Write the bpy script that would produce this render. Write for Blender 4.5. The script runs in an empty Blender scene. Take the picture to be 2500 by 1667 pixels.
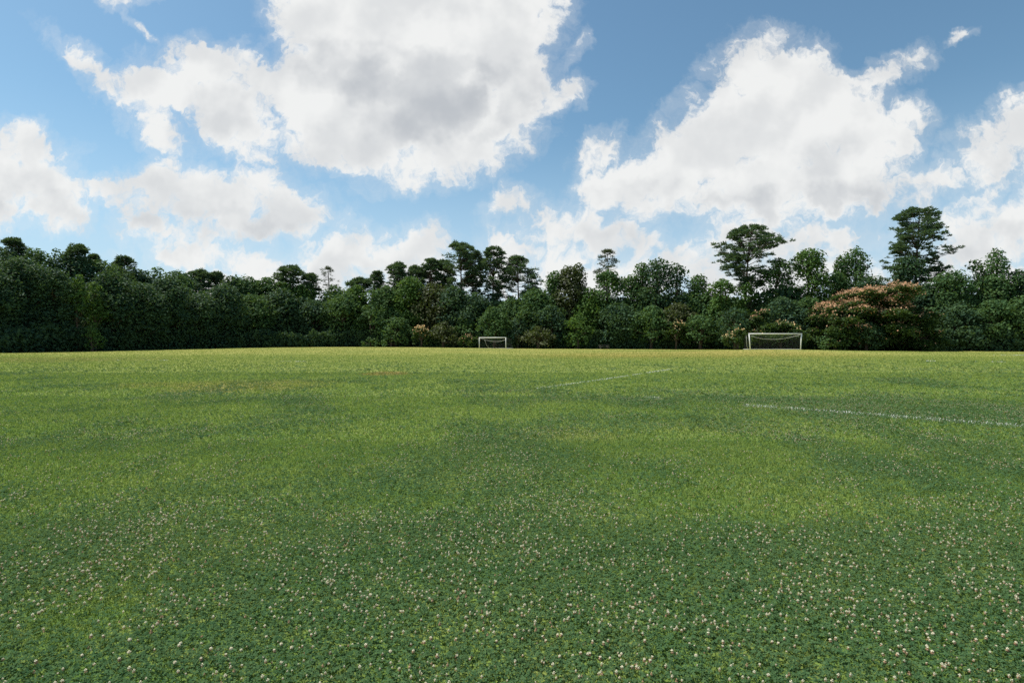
import bpy, math, random
import numpy as np
from mathutils import Vector

S = bpy.context.scene
COL = S.collection
R = math.radians

# ------------------------------------------------------------------ camera
EYE = 1.6
FPX = 1389.0            # focal length in pixels of the 2500 px wide photograph (20 mm lens)
HOR = 830.5             # row of the horizon
cam = bpy.data.cameras.new("camera")
cam.lens = 20.0
cam.sensor_width = 36.0
cam.clip_start = 0.1
cam.clip_end = 5000
co = bpy.data.objects.new("camera", cam)
COL.objects.link(co)
co.location = (0, 0, EYE)
co.rotation_euler = (R(90 - 0.124), 0, 0)
S.camera = co

# ------------------------------------------------------------------ light
SUN_EL, SUN_AZ = 60.0, -72.0        # high sun, to the left and a little ahead
sd = Vector((math.sin(R(SUN_AZ)) * math.cos(R(SUN_EL)), math.cos(R(SUN_AZ)) * math.cos(R(SUN_EL)), math.sin(R(SUN_EL))))
sun = bpy.data.lights.new("sun", 'SUN')
sun.energy = 4.7
sun.angle = R(0.53)
sun.color = (1.0, 0.95, 0.86)
so = bpy.data.objects.new("sun", sun)
COL.objects.link(so)
so.location = (0, 0, 60)
so.rotation_euler = (-sd).to_track_quat('-Z', 'Y').to_euler()

S.view_settings.view_transform = 'Standard'
S.view_settings.look = 'None'
S.view_settings.exposure = 0.3
S.view_settings.gamma = 1.0
S.render.engine = 'CYCLES'
S.cycles.use_denoising = False
S.cycles.max_bounces = 6
S.cycles.diffuse_bounces = 3
S.cycles.transmission_bounces = 4
S.cycles.transparent_max_bounces = 8

# ------------------------------------------------------------------ sky with clouds
class NT:
    """small node-tree writer"""
    def __init__(s, tree):
        s.t = tree
    def n(s, kind, **kw):
        nd = s.t.nodes.new(kind)
        for k, v in kw.items():
            setattr(nd, k, v)
        return nd
    def put(s, sock, v):
        if isinstance(v, bpy.types.NodeSocket):
            s.t.links.new(v, sock)
        elif v is not None:
            sock.default_value = v
    def math(s, op, a, b=None, c=None, clamp=False):
        nd = s.n('ShaderNodeMath', operation=op, use_clamp=clamp)
        for i, v in enumerate((a, b, c)):
            if v is not None:
                s.put(nd.inputs[i], v)
        return nd.outputs[0]
    def vec(s, op, a, b=None, out=0):
        nd = s.n('ShaderNodeVectorMath', operation=op)
        s.put(nd.inputs[0], a)
        if b is not None:
            s.put(nd.inputs[1], b)
        return nd.outputs[out]
    def scale(s, a, k):
        nd = s.n('ShaderNodeVectorMath', operation='SCALE')
        s.put(nd.inputs[0], a)
        nd.inputs['Scale'].default_value = k
        return nd.outputs[0]
    def noise(s, vec, scale, detail=4, rough=0.55, dim='3D', out='Fac', dist=0.0, lac=2.0):
        nd = s.n('ShaderNodeTexNoise', noise_dimensions=dim)
        s.put(nd.inputs['Vector'], vec)
        nd.inputs['Scale'].default_value = scale
        nd.inputs['Detail'].default_value = detail
        nd.inputs['Roughness'].default_value = rough
        nd.inputs['Lacunarity'].default_value = lac
        nd.inputs['Distortion'].default_value = dist
        return nd.outputs[out]
    def ramp(s, v, a, b, lo=0.0, hi=1.0, smooth=True):
        nd = s.n('ShaderNodeMapRange', interpolation_type='SMOOTHSTEP' if smooth else 'LINEAR')
        s.put(nd.inputs['Value'], v)
        nd.inputs['From Min'].default_value = a
        nd.inputs['From Max'].default_value = b
        nd.inputs['To Min'].default_value = lo
        nd.inputs['To Max'].default_value = hi
        return nd.outputs['Result']
    def mix(s, f, a, b):
        nd = s.n('ShaderNodeMix', data_type='RGBA')
        s.put(nd.inputs[0], f)
        for i, v in ((6, a), (7, b)):
            s.put(nd.inputs[i], v if isinstance(v, bpy.types.NodeSocket) else (*v, 1.0))
        return nd.outputs[2]
    def ellipse(s, P, cx, cy, rx, ry, rot):
        """squared distance from the centre of a tilted ellipse, 1 on its outline; P carries 1 in its third component"""
        c, k = math.cos(R(rot)), math.sin(R(rot))
        u = s.vec('DOT_PRODUCT', P, (c / rx, k / rx, -(c * cx + k * cy) / rx), out=1)
        v = s.vec('DOT_PRODUCT', P, (-k / ry, c / ry, (k * cx - c * cy) / ry), out=1)
        return s.math('MULTIPLY_ADD', u, u, s.math('MULTIPLY', v, v))

# cumulus heaps: centre and half axes in hundredths of the tangent plane of the view direction
# (x to the right, y up), tilt in degrees.  One row per billow.
def sk(px, py):
    return ((px - 1250) / FPX * 100, (HOR - py) / FPX * 100)
HEAPS = [
    # high heap overhead
    (900, 60, 235, 190, 0), (1120, 70, 240, 190, 0), (1010, 250, 320, 160, 0), (790, 230, 130, 170, 0),
    (1050, 385, 170, 65, 8), (850, 350, 150, 75, -15), (1240, 180, 110, 150, 0), (1345, 250, 70, 35, 30),
    (1120, 330, 150, 90, 0), (750, 20, 90, 70, 0), (1320, 30, 70, 60, 0),
    # its left wing and tail
    (500, 205, 155, 95, 0), (570, 280, 110, 105, 0), (390, 210, 90, 75, 0), (300, 235, 160, 32, -42),
    (600, 355, 50, 45, 0), (640, 220, 70, 80, 0), (380, 305, 75, 45, -30), (205, 150, 40, 18, -20),
    # left edge
    (40, 410, 130, 92, 0), (95, 470, 115, 70, 0), (165, 520, 75, 42, 0), (-20, 500, 140, 50, 0), (60, 345, 60, 36, 0),
    (248, 470, 46, 30, 0),
    # long heap above the left trees
    (420, 468, 130, 70, 0), (560, 488, 160, 80, 0), (690, 510, 110, 66, -12), (500, 550, 190, 48, 0), (740, 500, 62, 42, 0),
    (470, 620, 120, 34, 0), (650, 655, 140, 40, 0), (560, 640, 110, 30, 0),
    # low heap in the middle
    (838, 568, 46, 42, 0), (880, 625, 150, 48, 0), (1025, 600, 64, 50, 0), (1000, 650, 140, 45, 0), (790, 660, 90, 45, 0),
    (1250, 490, 52, 30, 15),
    # great slanting heap on the right
    (1890, 205, 150, 115, 0), (2000, 300, 190, 125, 0), (1790, 330, 190, 130, 30), (1640, 425, 180, 95, 25),
    (1980, 440, 250, 105, 0), (1500, 450, 90, 58, 20), (2130, 345, 112, 98, 0), (1850, 500, 220, 58, 0),
    (2140, 190, 100, 30, 28), (2070, 235, 110, 40, 20), (2210, 290, 55, 60, 0),
    (1460, 375, 60, 40, 50),
    # banks close over the right-hand trees
    (1370, 560, 120, 52, 0), (1490, 590, 130, 48, 0), (1330, 630, 160, 50, 0), (1600, 650, 160, 34, 0), (1725, 622, 72, 48, 0),
    (1850, 610, 140, 55, 0), (1990, 590, 140, 42, 8), (2060, 585, 66, 32, 0), (1800, 670, 400, 45, 0),
    # right edge
    (2440, 355, 150, 62, 22), (2500, 300, 72, 62, 0), (2340, 430, 130, 30, 5), (2440, 555, 130, 66, 0), (2410, 615, 170, 60, 10),
    (2420, 470, 120, 16, 25), (2540, 460, 60, 120, 0), (2150, 480, 110, 40, 5),
    # low banks behind the skyline
    (1420, 685, 280, 60, 0), (900, 700, 220, 45, 0), (600, 700, 240, 38, 0), (2450, 680, 220, 50, 0), (1900, 690, 260, 50, 0),
    (655, 310, 40, 70, 0),
    # scraps
    (2355, 85, 22, 8, 20), (305, 0, 40, 14, 0), (335, 60, 50, 7, -50), (1400, 130, 40, 16, 60), (1240, 600, 36, 40, 0),
]
SHADE = [   # where a heap is thickest and its base looks grey
    (1030, 200, 260, 60, -8, 1.0), (1130, 270, 190, 65, 10, 1.0), (1200, 230, 150, 60, 15, .5),
    (560, 300, 110, 80, 0, .4), (860, 370, 200, 40, -10, .35),
    (70, 515, 170, 42, -8, .75), (60, 430, 110, 30, 10, .35),
    (520, 565, 220, 46, 0, .85), (470, 510, 150, 40, -20, .45), (660, 520, 80, 30, 10, .3),
    (1850, 520, 340, 48, 4, 1.0), (1640, 470, 220, 30, 4, .55), (1990, 400, 200, 40, 20, .4), (2150, 480, 120, 40, 5, .5),
    (1960, 640, 160, 30, 8, .4), (1450, 560, 160, 30, 5, .3), (900, 660, 200, 30, 0, .4),
    (2440, 400, 140, 24, 8, .4), (2440, 600, 180, 30, 20, .6),
]
w = bpy.data.worlds.new("World")
S.world = w
w.use_nodes = True
T = NT(w.node_tree)
w.node_tree.nodes.clear()
sky = T.n('ShaderNodeTexSky', sky_type='NISHITA', sun_disc=False)
sky.sun_elevation = R(SUN_EL)
sky.sun_rotation = R(SUN_AZ)
sky.air_density = 1.0
sky.dust_density = 0.6
sky.ozone_density = 1.6
geo = T.n('ShaderNodeTexCoord')
sx = T.n('ShaderNodeSeparateXYZ')
T.put(sx.inputs[0], geo.outputs['Generated'])
ay = T.math('MAXIMUM', T.math('ABSOLUTE', sx.outputs[1]), 0.06)
cb = T.n('ShaderNodeCombineXYZ')
T.put(cb.inputs[0], T.math('MULTIPLY', T.math('DIVIDE', sx.outputs[0], ay), 100.0))
T.put(cb.inputs[1], T.math('MULTIPLY', T.math('DIVIDE', sx.outputs[2], ay), 100.0))
P0 = cb.outputs[0]
# large bends of the outline, then fine ones
wA = T.vec('SUBTRACT', T.noise(P0, 0.16, 3, 0.6, '2D', 'Color'), (0.5, 0.5, 0.5))
wB = T.vec('SUBTRACT', T.noise(P0, 0.62, 4, 0.62, '2D', 'Color'), (0.5, 0.5, 0.5))
P1 = T.vec('ADD', P0, T.vec('ADD', T.scale(wA, 4.5), T.scale(wB, 1.8)))
sp1 = T.n('ShaderNodeSeparateXYZ')
T.put(sp1.inputs[0], P1)
cb1 = T.n('ShaderNodeCombineXYZ')
T.put(cb1.inputs[0], sp1.outputs[0])
T.put(cb1.inputs[1], sp1.outputs[1])
cb1.inputs[2].default_value = 1.0
PH = cb1.outputs[0]
F = None
for (px, py, rx, ry, rot) in HEAPS:
    cx, cy = sk(px, py)
    rx, ry = rx / FPX * 100, ry / FPX * 100
    ln = T.ellipse(PH, cx, cy, rx, ry, rot)
    k = min(rx, ry) * 0.42 + 0.5
    v = T.math('MULTIPLY_ADD', ln, -k, k)
    F = v if F is None else T.math('SMOOTH_MAX', F, v, 1.2)
# the grey of the bases follows only the broad bends
spg = T.n('ShaderNodeSeparateXYZ')
T.put(spg.inputs[0], T.vec('ADD', P0, T.scale(wA, 7.0)))
cbg = T.n('ShaderNodeCombineXYZ')
T.put(cbg.inputs[0], spg.outputs[0])
T.put(cbg.inputs[1], spg.outputs[1])
cbg.inputs[2].default_value = 1.0
G = None
for (px, py, rx, ry, rot, k) in SHADE:
    cx, cy = sk(px, py)
    ln = T.ellipse(cbg.outputs[0], cx, cy, rx / FPX * 100, ry / FPX * 100, rot)
    v = T.ramp(ln, 0.0, 3.2, k, 0.0)
    G = v if G is None else T.math('SMOOTH_MAX', G, v, 0.2)
# billows
def big(P, d):
    return T.math('MULTIPLY_ADD', T.noise(P, 0.17, d, 0.54, '2D'), 8.5, -4.25)
B0 = T.math('ADD', big(P1, 7), T.math('MULTIPLY_ADD', T.noise(P1, 0.7, 5, 0.66, '2D'), 3.2, -1.6))
H = T.math('ADD', T.math('ADD', F, B0), 0.35)
cover = T.math('MAXIMUM', T.ramp(H, -0.9, 2.2), T.ramp(H, -3.4, 0.8, 0.0, 0.24))
thick = T.ramp(T.math('ADD', F, big(P1, 1)), -0.5, 5.0)
def broad(P):
    return T.noise(P, 0.075, 4, 0.5, '2D')
relief = T.math('SUBTRACT', broad(P0), broad(T.vec('ADD', P0, (-1.5, 4.0, 0))))     # bright where the billow faces the sun
relief = T.ramp(relief, -0.22, 0.20)
body = T.math('MULTIPLY_ADD', relief, 0.34, 0.76)
body = T.math('SUBTRACT', body, T.math('MULTIPLY', T.math('MULTIPLY', G, thick), 0.55), clamp=True)
ccol = T.mix(body, (3.4, 3.65, 4.0), (7.25, 7.3, 7.2))
skyc = T.vec('MULTIPLY', sky.outputs[0], (0.88, 1.09, 1.04))
# thin veil towards the horizon
veil = T.ramp(sx.outputs[2], 0.0, 0.36, 0.80, 0.0)
skyv = T.mix(veil, skyc, (4.3, 5.6, 7.1))
final = T.mix(T.math('MULTIPLY', cover, 0.97), skyv, ccol)
bg = T.n('ShaderNodeBackground')
T.put(bg.inputs['Color'], final)
bg.inputs['Strength'].default_value = 0.1
w.cycles.sampling_method = 'NONE'
wo = T.n('ShaderNodeOutputWorld')
T.put(wo.inputs[0], bg.outputs[0])

# ------------------------------------------------------------------ helpers
rng = np.random.default_rng(11)
random.seed(5)

def tag(o, label=None, cat=None, group=None, kind=None):
    if label: o['label'] = label
    if cat: o['category'] = cat
    if group: o['group'] = group
    if kind: o['kind'] = kind
    return o

def mesh_np(name, V, sizes, idx, mats, mat_idx=None, smooth=False):
    me = bpy.data.meshes.new(name)
    V = np.ascontiguousarray(V, dtype=np.float32)
    sizes = np.asarray(sizes, dtype=np.int32)
    idx = np.asarray(idx, dtype=np.int32).ravel()
    me.vertices.add(len(V))
    me.vertices.foreach_set('co', V.ravel())
    me.loops.add(len(idx))
    me.loops.foreach_set('vertex_index', idx)
    me.polygons.add(len(sizes))
    st = np.zeros(len(sizes), dtype=np.int32)
    st[1:] = np.cumsum(sizes)[:-1]
    me.polygons.foreach_set('loop_start', st)
    if mat_idx is not None:
        me.polygons.foreach_set('material_index', np.asarray(mat_idx, dtype=np.int32))
    me.polygons.foreach_set('use_smooth', np.full(len(sizes), smooth, dtype=bool))
    for m in mats:
        me.materials.append(m)
    me.update(calc_edges=True)
    return me

def link(name, me, parent=None, loc=(0, 0, 0)):
    o = bpy.data.objects.new(name, me)
    COL.objects.link(o)
    o.location = loc
    if parent:
        o.parent = parent
    return o

def quads(V4):
    """V4: (n,4,3) -> verts, sizes, idx"""
    n = len(V4)
    return V4.reshape(-1, 3), np.full(n, 4), np.arange(n * 4)

def unit(a):
    return a / (np.linalg.norm(a, axis=-1, keepdims=True) + 1e-9)

def leaf_quads(C, N, a, b, r):
    """rhombic leaves of half length a and half width b, centred on C facing N"""
    n = len(C)
    t = unit(np.cross(N, r.normal(size=(n, 3))))
    u = np.cross(N, t)
    a = np.broadcast_to(np.asarray(a, dtype=float), (n,))[:, None]
    b = np.broadcast_to(np.asarray(b, dtype=float), (n,))[:, None]
    lift = N * (a * 0.18)
    return np.stack([C - t * a - lift, C + u * b, C + t * a - lift, C - u * b], axis=1)

class Tubes:
    """collects tapered tubes into one mesh"""
    def __init__(s):
        s.V, s.S, s.I, s.n = [], [], [], 0
    def add(s, pts, rad, k=7, cap=True):
        pts = np.asarray(pts, dtype=float)
        m = len(pts)
        rad = np.broadcast_to(np.asarray(rad, dtype=float), (m,))
        tan = unit(np.gradient(pts, axis=0))
        ref = np.array([0.31, 0.93, 0.2]) if abs(tan[0][2]) > 0.7 else np.array([0.05, 0.1, 1.0])
        a = unit(np.cross(tan, ref))
        b = np.cross(tan, a)
        th = np.linspace(0, 2 * np.pi, k, endpoint=False)
        ring = a[:, None] * np.cos(th)[None, :, None] + b[:, None] * np.sin(th)[None, :, None]
        V = pts[:, None] + ring * rad[:, None, None]
        s.V.append(V.reshape(-1, 3))
        for i in range(m - 1):
            for j in range(k):
                s.I += [s.n + i * k + j, s.n + i * k + (j + 1) % k, s.n + (i + 1) * k + (j + 1) % k, s.n + (i + 1) * k + j]
                s.S.append(4)
        if cap:
            s.I += [s.n + j for j in range(k)][::-1]; s.S.append(k)
            s.I += [s.n + (m - 1) * k + j for j in range(k)]; s.S.append(k)
        s.n += m * k
    def mesh(s, name, mat, smooth=True):
        return mesh_np(name, np.concatenate(s.V), s.S, s.I, [mat], smooth=smooth)

# value noise for planting
LAT = rng.random((256, 256))
def vnoise(x, y):
    xi, yi = np.floor(x).astype(int), np.floor(y).astype(int)
    fx, fy = x - xi, y - yi
    fx, fy = fx * fx * (3 - 2 * fx), fy * fy * (3 - 2 * fy)
    g = lambda i, j: LAT[(xi + i) % 256, (yi + j) % 256]
    return (g(0, 0) * (1 - fx) + g(1, 0) * fx) * (1 - fy) + (g(0, 1) * (1 - fx) + g(1, 1) * fx) * fy
def fbm(x, y, o=4):
    s, a, t = 0, 1.0, 0
    for i in range(o):
        s = s + a * vnoise(x * 2 ** i + 17.3 * i, y * 2 ** i + 5.1 * i)
        t += a
        a *= 0.55
    return s / t

# ------------------------------------------------------------------ the lie of the land
EDGE_PX = np.array([-400, 0, 150, 300, 600, 850, 1000, 1250, 1500, 1700, 1900, 2200, 2500, 2900])
EDGE_ROW = np.array([872, 862, 859.5, 856, 849, 846.5, 847.3, 850.3, 852, 852.8, 853.7, 856, 858.5, 862])
EDGE_D = np.array([58, 75, 83, 92, 112, 121, 120, 116, 112, 108, 98, 95, 92, 88.])
EDGE_AZ = np.arctan((EDGE_PX - 1250) / FPX)
EDGE_Z = EYE - (EDGE_ROW - HOR) * EDGE_D / FPX
def edge_at(x, y):
    az = np.arctan2(x, y)
    return np.interp(az, EDGE_AZ, EDGE_D), np.interp(az, EDGE_AZ, EDGE_Z)
def ground_z(x, y):
    x = np.asarray(x, dtype=float); y = np.asarray(y, dtype=float)
    D, Z = edge_at(x, y)
    t = np.clip((y - 16) / (D - 16), 0, 1)
    t = t * t * (3 - 2 * t)
    z = Z * t
    over = np.clip(y - D, 0, 45)
    z = z - over * 0.035                                   # the field's edge falls away under the trees
    # right-hand goal stands on a slight rise of the touchline
    z = z + 0.33 * np.exp(-((x - 36.6) / 16) ** 2 - ((y - 79.5) / 9) ** 2)
    return z
def gz(x, y):
    return float(ground_z(x, y))
def at(px, D):
    """world x for a column of the photograph at depth D"""
    return (px - 1250) / FPX * D

# ------------------------------------------------------------------ materials
def field_colour():
    g = bpy.data.node_groups.new('field_colour', 'ShaderNodeTree')
    g.interface.new_socket('Color', in_out='OUTPUT', socket_type='NodeSocketColor')
    t = NT(g)
    out = t.n('NodeGroupOutput')
    ge = t.n('ShaderNodeNewGeometry')
    P = ge.outputs['Position']
    sp = t.n('ShaderNodeSeparateXYZ')
    t.put(sp.inputs[0], P)
    mp = t.n('ShaderNodeMapping')
    t.put(mp.inputs['Vector'], P)
    mp.inputs['Scale'].default_value = (0.8, 1, 0)
    Q = mp.outputs[0]
    cb_ = t.n('ShaderNodeCombineXYZ')
    t.put(cb_.inputs[0], sp.outputs[0])
    t.put(cb_.inputs[1], sp.outputs[1])
    cb_.inputs[2].default_value = 1.0
    n1 = t.noise(Q, 0.09, 5, 0.6)
    n2 = t.noise(Q, 0.55, 5, 0.62)
    n3 = t.noise(Q, 5.0, 3, 0.6)
    n4 = t.noise(t.vec('ADD', Q, (40, 17, 0)), 0.22, 5, 0.65)
    base = t.mix(t.ramp(n2, 0.36, 0.64), (0.085, 0.160, 0.034), (0.165, 0.230, 0.054))
    dry = t.ramp(sp.outputs[1], 6, 80, 0.0, 0.85, smooth=False)
    dry = t.math('MULTIPLY', dry, t.ramp(n1, 0.25, 0.62, 0.45, 1.0))
    base = t.mix(dry, base, (0.380, 0.340, 0.100))
    # darker runs of clover further out
    cl = t.math('MULTIPLY', t.ramp(n4, 0.50, 0.70), t.ramp(sp.outputs[1], 20, 70, 0.45, 0.25))
    base = t.mix(cl, base, (0.072, 0.125, 0.030))
    base = t.mix(t.ramp(n3, 0.35, 0.75, 0.0, 0.35), base, (0.26, 0.255, 0.085))
    # worn, dry spots
    for (x, y, rx, ry, k, col) in ((-9.2, 20.2, 3.4, 3.2, 0.5, (0.32, 0.23, 0.085)), (-6.0, 27.3, 1.3, 1.8, 0.8, (0.34, 0.18, 0.085)),
                                   (-12.5, 20.5, 2.2, 2.0, 0.4, (0.30, 0.22, 0.075)),
                                   (-44, 48, 16, 9, 0.45, (0.26, 0.19, 0.085)), (22, 66, 22, 16, 0.4, (0.33, 0.225, 0.065)), (8, 58, 10, 9, 0.25, (0.33, 0.225, 0.065)),
                                   (1.0, 9.6, 1.2, 0.9, 0.35, (0.24, 0.22, 0.08)), (4.0, 10.6, 2.2, 1.1, 0.4, (0.22, 0.24, 0.07))):
        r_ = t.ellipse(cb_.outputs[0], x, y, rx, ry, 0)
        r_ = t.math('ADD', r_, t.math('MULTIPLY_ADD', n2, 2.4, -1.2))
        base = t.mix(t.ramp(r_, 0.1, 1.2, k, 0.0), base, col)
    t.put(out.inputs[0], base)
    return g
FIELD = field_colour()

def mat_field():
    m = bpy.data.materials.new('field_turf')
    m.use_nodes = True
    t = NT(m.node_tree)
    m.node_tree.nodes.clear()
    g = t.n('ShaderNodeGroup'); g.node_tree = FIELD
    ge = t.n('ShaderNodeNewGeometry')
    b = t.n('ShaderNodeBsdfPrincipled')
    b.inputs['Roughness'].default_value = 0.95
    b.inputs['Specular IOR Level'].default_value = 0.05
    t.put(b.inputs['Base Color'], g.outputs[0])
    bump = t.n('ShaderNodeBump')
    bump.inputs['Strength'].default_value = 0.6
    bump.inputs['Distance'].default_value = 0.04
    t.put(bump.inputs['Height'], t.noise(ge.outputs['Position'], 9.0, 4, 0.7))
    t.put(b.inputs['Normal'], bump.outputs[0])
    o = t.n('ShaderNodeOutputMaterial')
    t.put(o.inputs[0], b.outputs[0])
    return m

def mat_leaf(name, a, b_, trans=0.35, field=0.0, rough=0.6, spec=0.25, patch=0.25, lit_patch_col=None):
    """foliage: colours a..b_ change from leaf to leaf; light passes through"""
    m = bpy.data.materials.new(name)
    m.use_nodes = True
    t = NT(m.node_tree)
    m.node_tree.nodes.clear()
    ge = t.n('ShaderNodeNewGeometry')
    rnd = ge.outputs['Random Per Island']
    c = t.mix(rnd, a, b_)
    if field > 0:
        g = t.n('ShaderNodeGroup'); g.node_tree = FIELD
        c = t.mix(field, c, g.outputs[0])
    if lit_patch_col:
        c = t.mix(t.ramp(t.noise(ge.outputs['Position'], patch, 3, 0.6), 0.42, 0.62), c, lit_patch_col)  # sunlit leaf clumps imitated by noise patches in the foliage colour
    pb = t.n('ShaderNodeBsdfPrincipled')
    pb.inputs['Roughness'].default_value = rough
    pb.inputs['Specular IOR Level'].default_value = spec
    t.put(pb.inputs['Base Color'], c)
    tr = t.n('ShaderNodeBsdfTranslucent')
    t.put(tr.inputs['Color'], t.mix(0.5, c, (0.16, 0.24, 0.02)) if a[1] > a[0] else c)
    mx = t.n('ShaderNodeMixShader')
    mx.inputs[0].default_value = trans
    t.put(mx.inputs[1], pb.outputs[0])
    t.put(mx.inputs[2], tr.outputs[0])
    o = t.n('ShaderNodeOutputMaterial')
    t.put(o.inputs[0], mx.outputs[0])
    return m

def mat_plain(name, col, rough=0.6, spec=0.3, var=0.15, scale=8.0, metal=0.0):
    m = bpy.data.materials.new(name)
    m.use_nodes = True
    t = NT(m.node_tree)
    m.node_tree.nodes.clear()
    tc = t.n('ShaderNodeTexCoord')
    n = t.noise(tc.outputs['Object'], scale, 5, 0.65)
    c = t.mix(t.ramp(n, 0.3, 0.7), tuple(v * (1 - var) for v in col), tuple(min(1, v * (1 + var)) for v in col))
    b = t.n('ShaderNodeBsdfPrincipled')
    b.inputs['Roughness'].default_value = rough
    b.inputs['Specular IOR Level'].default_value = spec
    b.inputs['Metallic'].default_value = metal
    t.put(b.inputs['Base Color'], c)
    o = t.n('ShaderNodeOutputMaterial')
    t.put(o.inputs[0], b.outputs[0])
    return m

M_FIELD = mat_field()
M_GRASS = mat_leaf('grass_blade', (0.20, 0.36, 0.075), (0.40, 0.47, 0.140), 0.42, 0.50, 0.9, 0.0)
M_CLOVER = mat_leaf('clover_leaf', (0.038, 0.098, 0.048), (0.090, 0.160, 0.072), 0.28, 0.15, 0.9, 0.0)
M_PETAL = mat_leaf('clover_petal', (0.76, 0.70, 0.50), (0.90, 0.85, 0.68), 0.35, 0, 0.8, 0.1)
M_PETAL_OLD = mat_leaf('withered_petal', (0.36, 0.21, 0.11), (0.64, 0.46, 0.30), 0.25, 0, 0.8, 0.1)
M_STALK = mat_plain('stalk', (0.10, 0.17, 0.05))
M_PAINT = mat_leaf('painted_blade', (0.55, 0.57, 0.50), (0.78, 0.79, 0.74), 0.1, 0, 0.8, 0.1)
M_BARK = mat_plain('bark', (0.085, 0.065, 0.05), 0.9, 0.1, 0.4, 3.0)
M_PBARK = mat_plain('pine_bark', (0.11, 0.08, 0.062), 0.9, 0.1, 0.4, 3.0)
LEAF = {
    'dark': mat_leaf('dark_foliage', (0.022, 0.059, 0.040), (0.062, 0.116, 0.060), 0.25, patch=0.45, lit_patch_col=(0.066, 0.123, 0.052), spec=.1),
    'mid': mat_leaf('mid_foliage', (0.038, 0.094, 0.040), (0.088, 0.160, 0.057), 0.30, patch=0.45, lit_patch_col=(0.088, 0.160, 0.052), spec=.1),
    'bright': mat_leaf('bright_foliage', (0.056, 0.131, 0.038), (0.120, 0.201, 0.055), 0.36, patch=0.4, lit_patch_col=(0.084, 0.160, 0.034), spec=.1),
    'olive': mat_leaf('olive_foliage', (0.048, 0.066, 0.022), (0.092, 0.107, 0.038), 0.25, patch=0.5, lit_patch_col=(0.080, 0.094, 0.039)),
    'needle': mat_leaf('pine_needle', (0.044, 0.090, 0.052), (0.096, 0.148, 0.076), 0.30, spec=.1),
    'thin': mat_leaf('thin_needle', (0.056, 0.074, 0.040), (0.100, 0.111, 0.060), 0.2, spec=.1),
    'mimosa': mat_leaf('mimosa_foliage', (0.029, 0.070, 0.019), (0.060, 0.107, 0.029), 0.3, patch=0.5, lit_patch_col=(0.048, 0.090, 0.026)),
}
M_BLOSSOM = mat_leaf('mimosa_blossom', (0.54, 0.30, 0.17), (0.74, 0.47, 0.29), 0.30, 0, 0.8, 0.1)
M_CREAM = mat_leaf('cream_blossom', (0.68, 0.46, 0.22), (0.85, 0.62, 0.34), 0.3, 0, 0.8, 0.1)

# ------------------------------------------------------------------ ground sheet
def sheet_axis(lo, hi, near):
    a = [0.0]
    while a[-1] < hi:
        a.append(a[-1] + max(near, a[-1] * 0.03))
    b = [0.0]
    while b[-1] < -lo:
        b.append(b[-1] + max(near, b[-1] * 0.03))
    return np.array([-v for v in b[:0:-1]] + a)
gx = sheet_axis(-1500, 1500, 1.2)
gy = sheet_axis(-400, 1500, 1.2)
XX, YY = np.meshgrid(gx, gy)
ZZ = ground_z(XX, YY)
ZZ = np.where(YY < 0, 0, ZZ)
nx, ny = len(gx), len(gy)
ii = np.arange(nx * ny).reshape(ny, nx)
Q = np.stack([ii[:-1, :-1], ii[:-1, 1:], ii[1:, 1:], ii[1:, :-1]], -1).reshape(-1, 4)
tag(link('ground', mesh_np('ground', np.stack([XX, YY, ZZ], -1).reshape(-1, 3), np.full(len(Q), 4), Q, [M_FIELD], smooth=True)), kind='structure')

# ------------------------------------------------------------------ planting the turf
HALF = 0.98         # half width of the planted wedge per metre of depth
def wedge(d0, d1, n, r):
    """n points spread evenly over the wedge in front of the camera between depths d0 and d1"""
    y = np.sqrt(r.random(n) * (d1 * d1 - d0 * d0) + d0 * d0)
    x = (r.random(n) * 2 - 1) * HALF * y
    return x, y
def area(d0, d1):
    return HALF * (d1 * d1 - d0 * d0)
def clover_amount(x, y):
    """0..1: how much of the sward is clover"""
    n = (0.55 * fbm(x * 0.9 + 3, y * 0.55 + 9, 4) + 0.45 * fbm(x * 0.33 + 31, y * 0.26 + 19, 3))
    thr = np.interp(y, [2, 4.2, 6, 9, 14, 22, 30, 60], [0.385, 0.43, 0.47, 0.515, 0.56, 0.64, 0.66, 0.70])
    # known patches: dark flowery clover around the painted line and on the near right
    for (cx, cy, rx, ry, k) in ((7.0, 12.6, 3.6, 1.3, 0.20), (6.0, 15.0, 1.8, 0.9, 0.22), (10.5, 12.0, 3.4, 1.8, 0.22), (0.8, 15.4, 1.6, 0.9, 0.16), (3.0, 3.5, 1.6, 0.9, 0.06)):
        n = n + k * np.exp(-((x - cx) / rx) ** 2 - ((y - cy) / ry) ** 2)
    for (cx, cy, rx, ry, k) in ((2.6, 5.4, 1.2, 0.8, 0.14), (-2.2, 5.6, 1.0, 0.4, 0.10), (-2.4, 3.2, 0.45, 0.35, 0.12), (3.0, 8.4, 2.5, 1.0, 0.1)):
        n = n - k * np.exp(-((x - cx) / rx) ** 2 - ((y - cy) / ry) ** 2)
    return np.clip((n - thr) / 0.30 + 0.5, np.interp(y, [3, 4.5, 7], [0.34, 0.22, 0.08]), 1)

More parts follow.
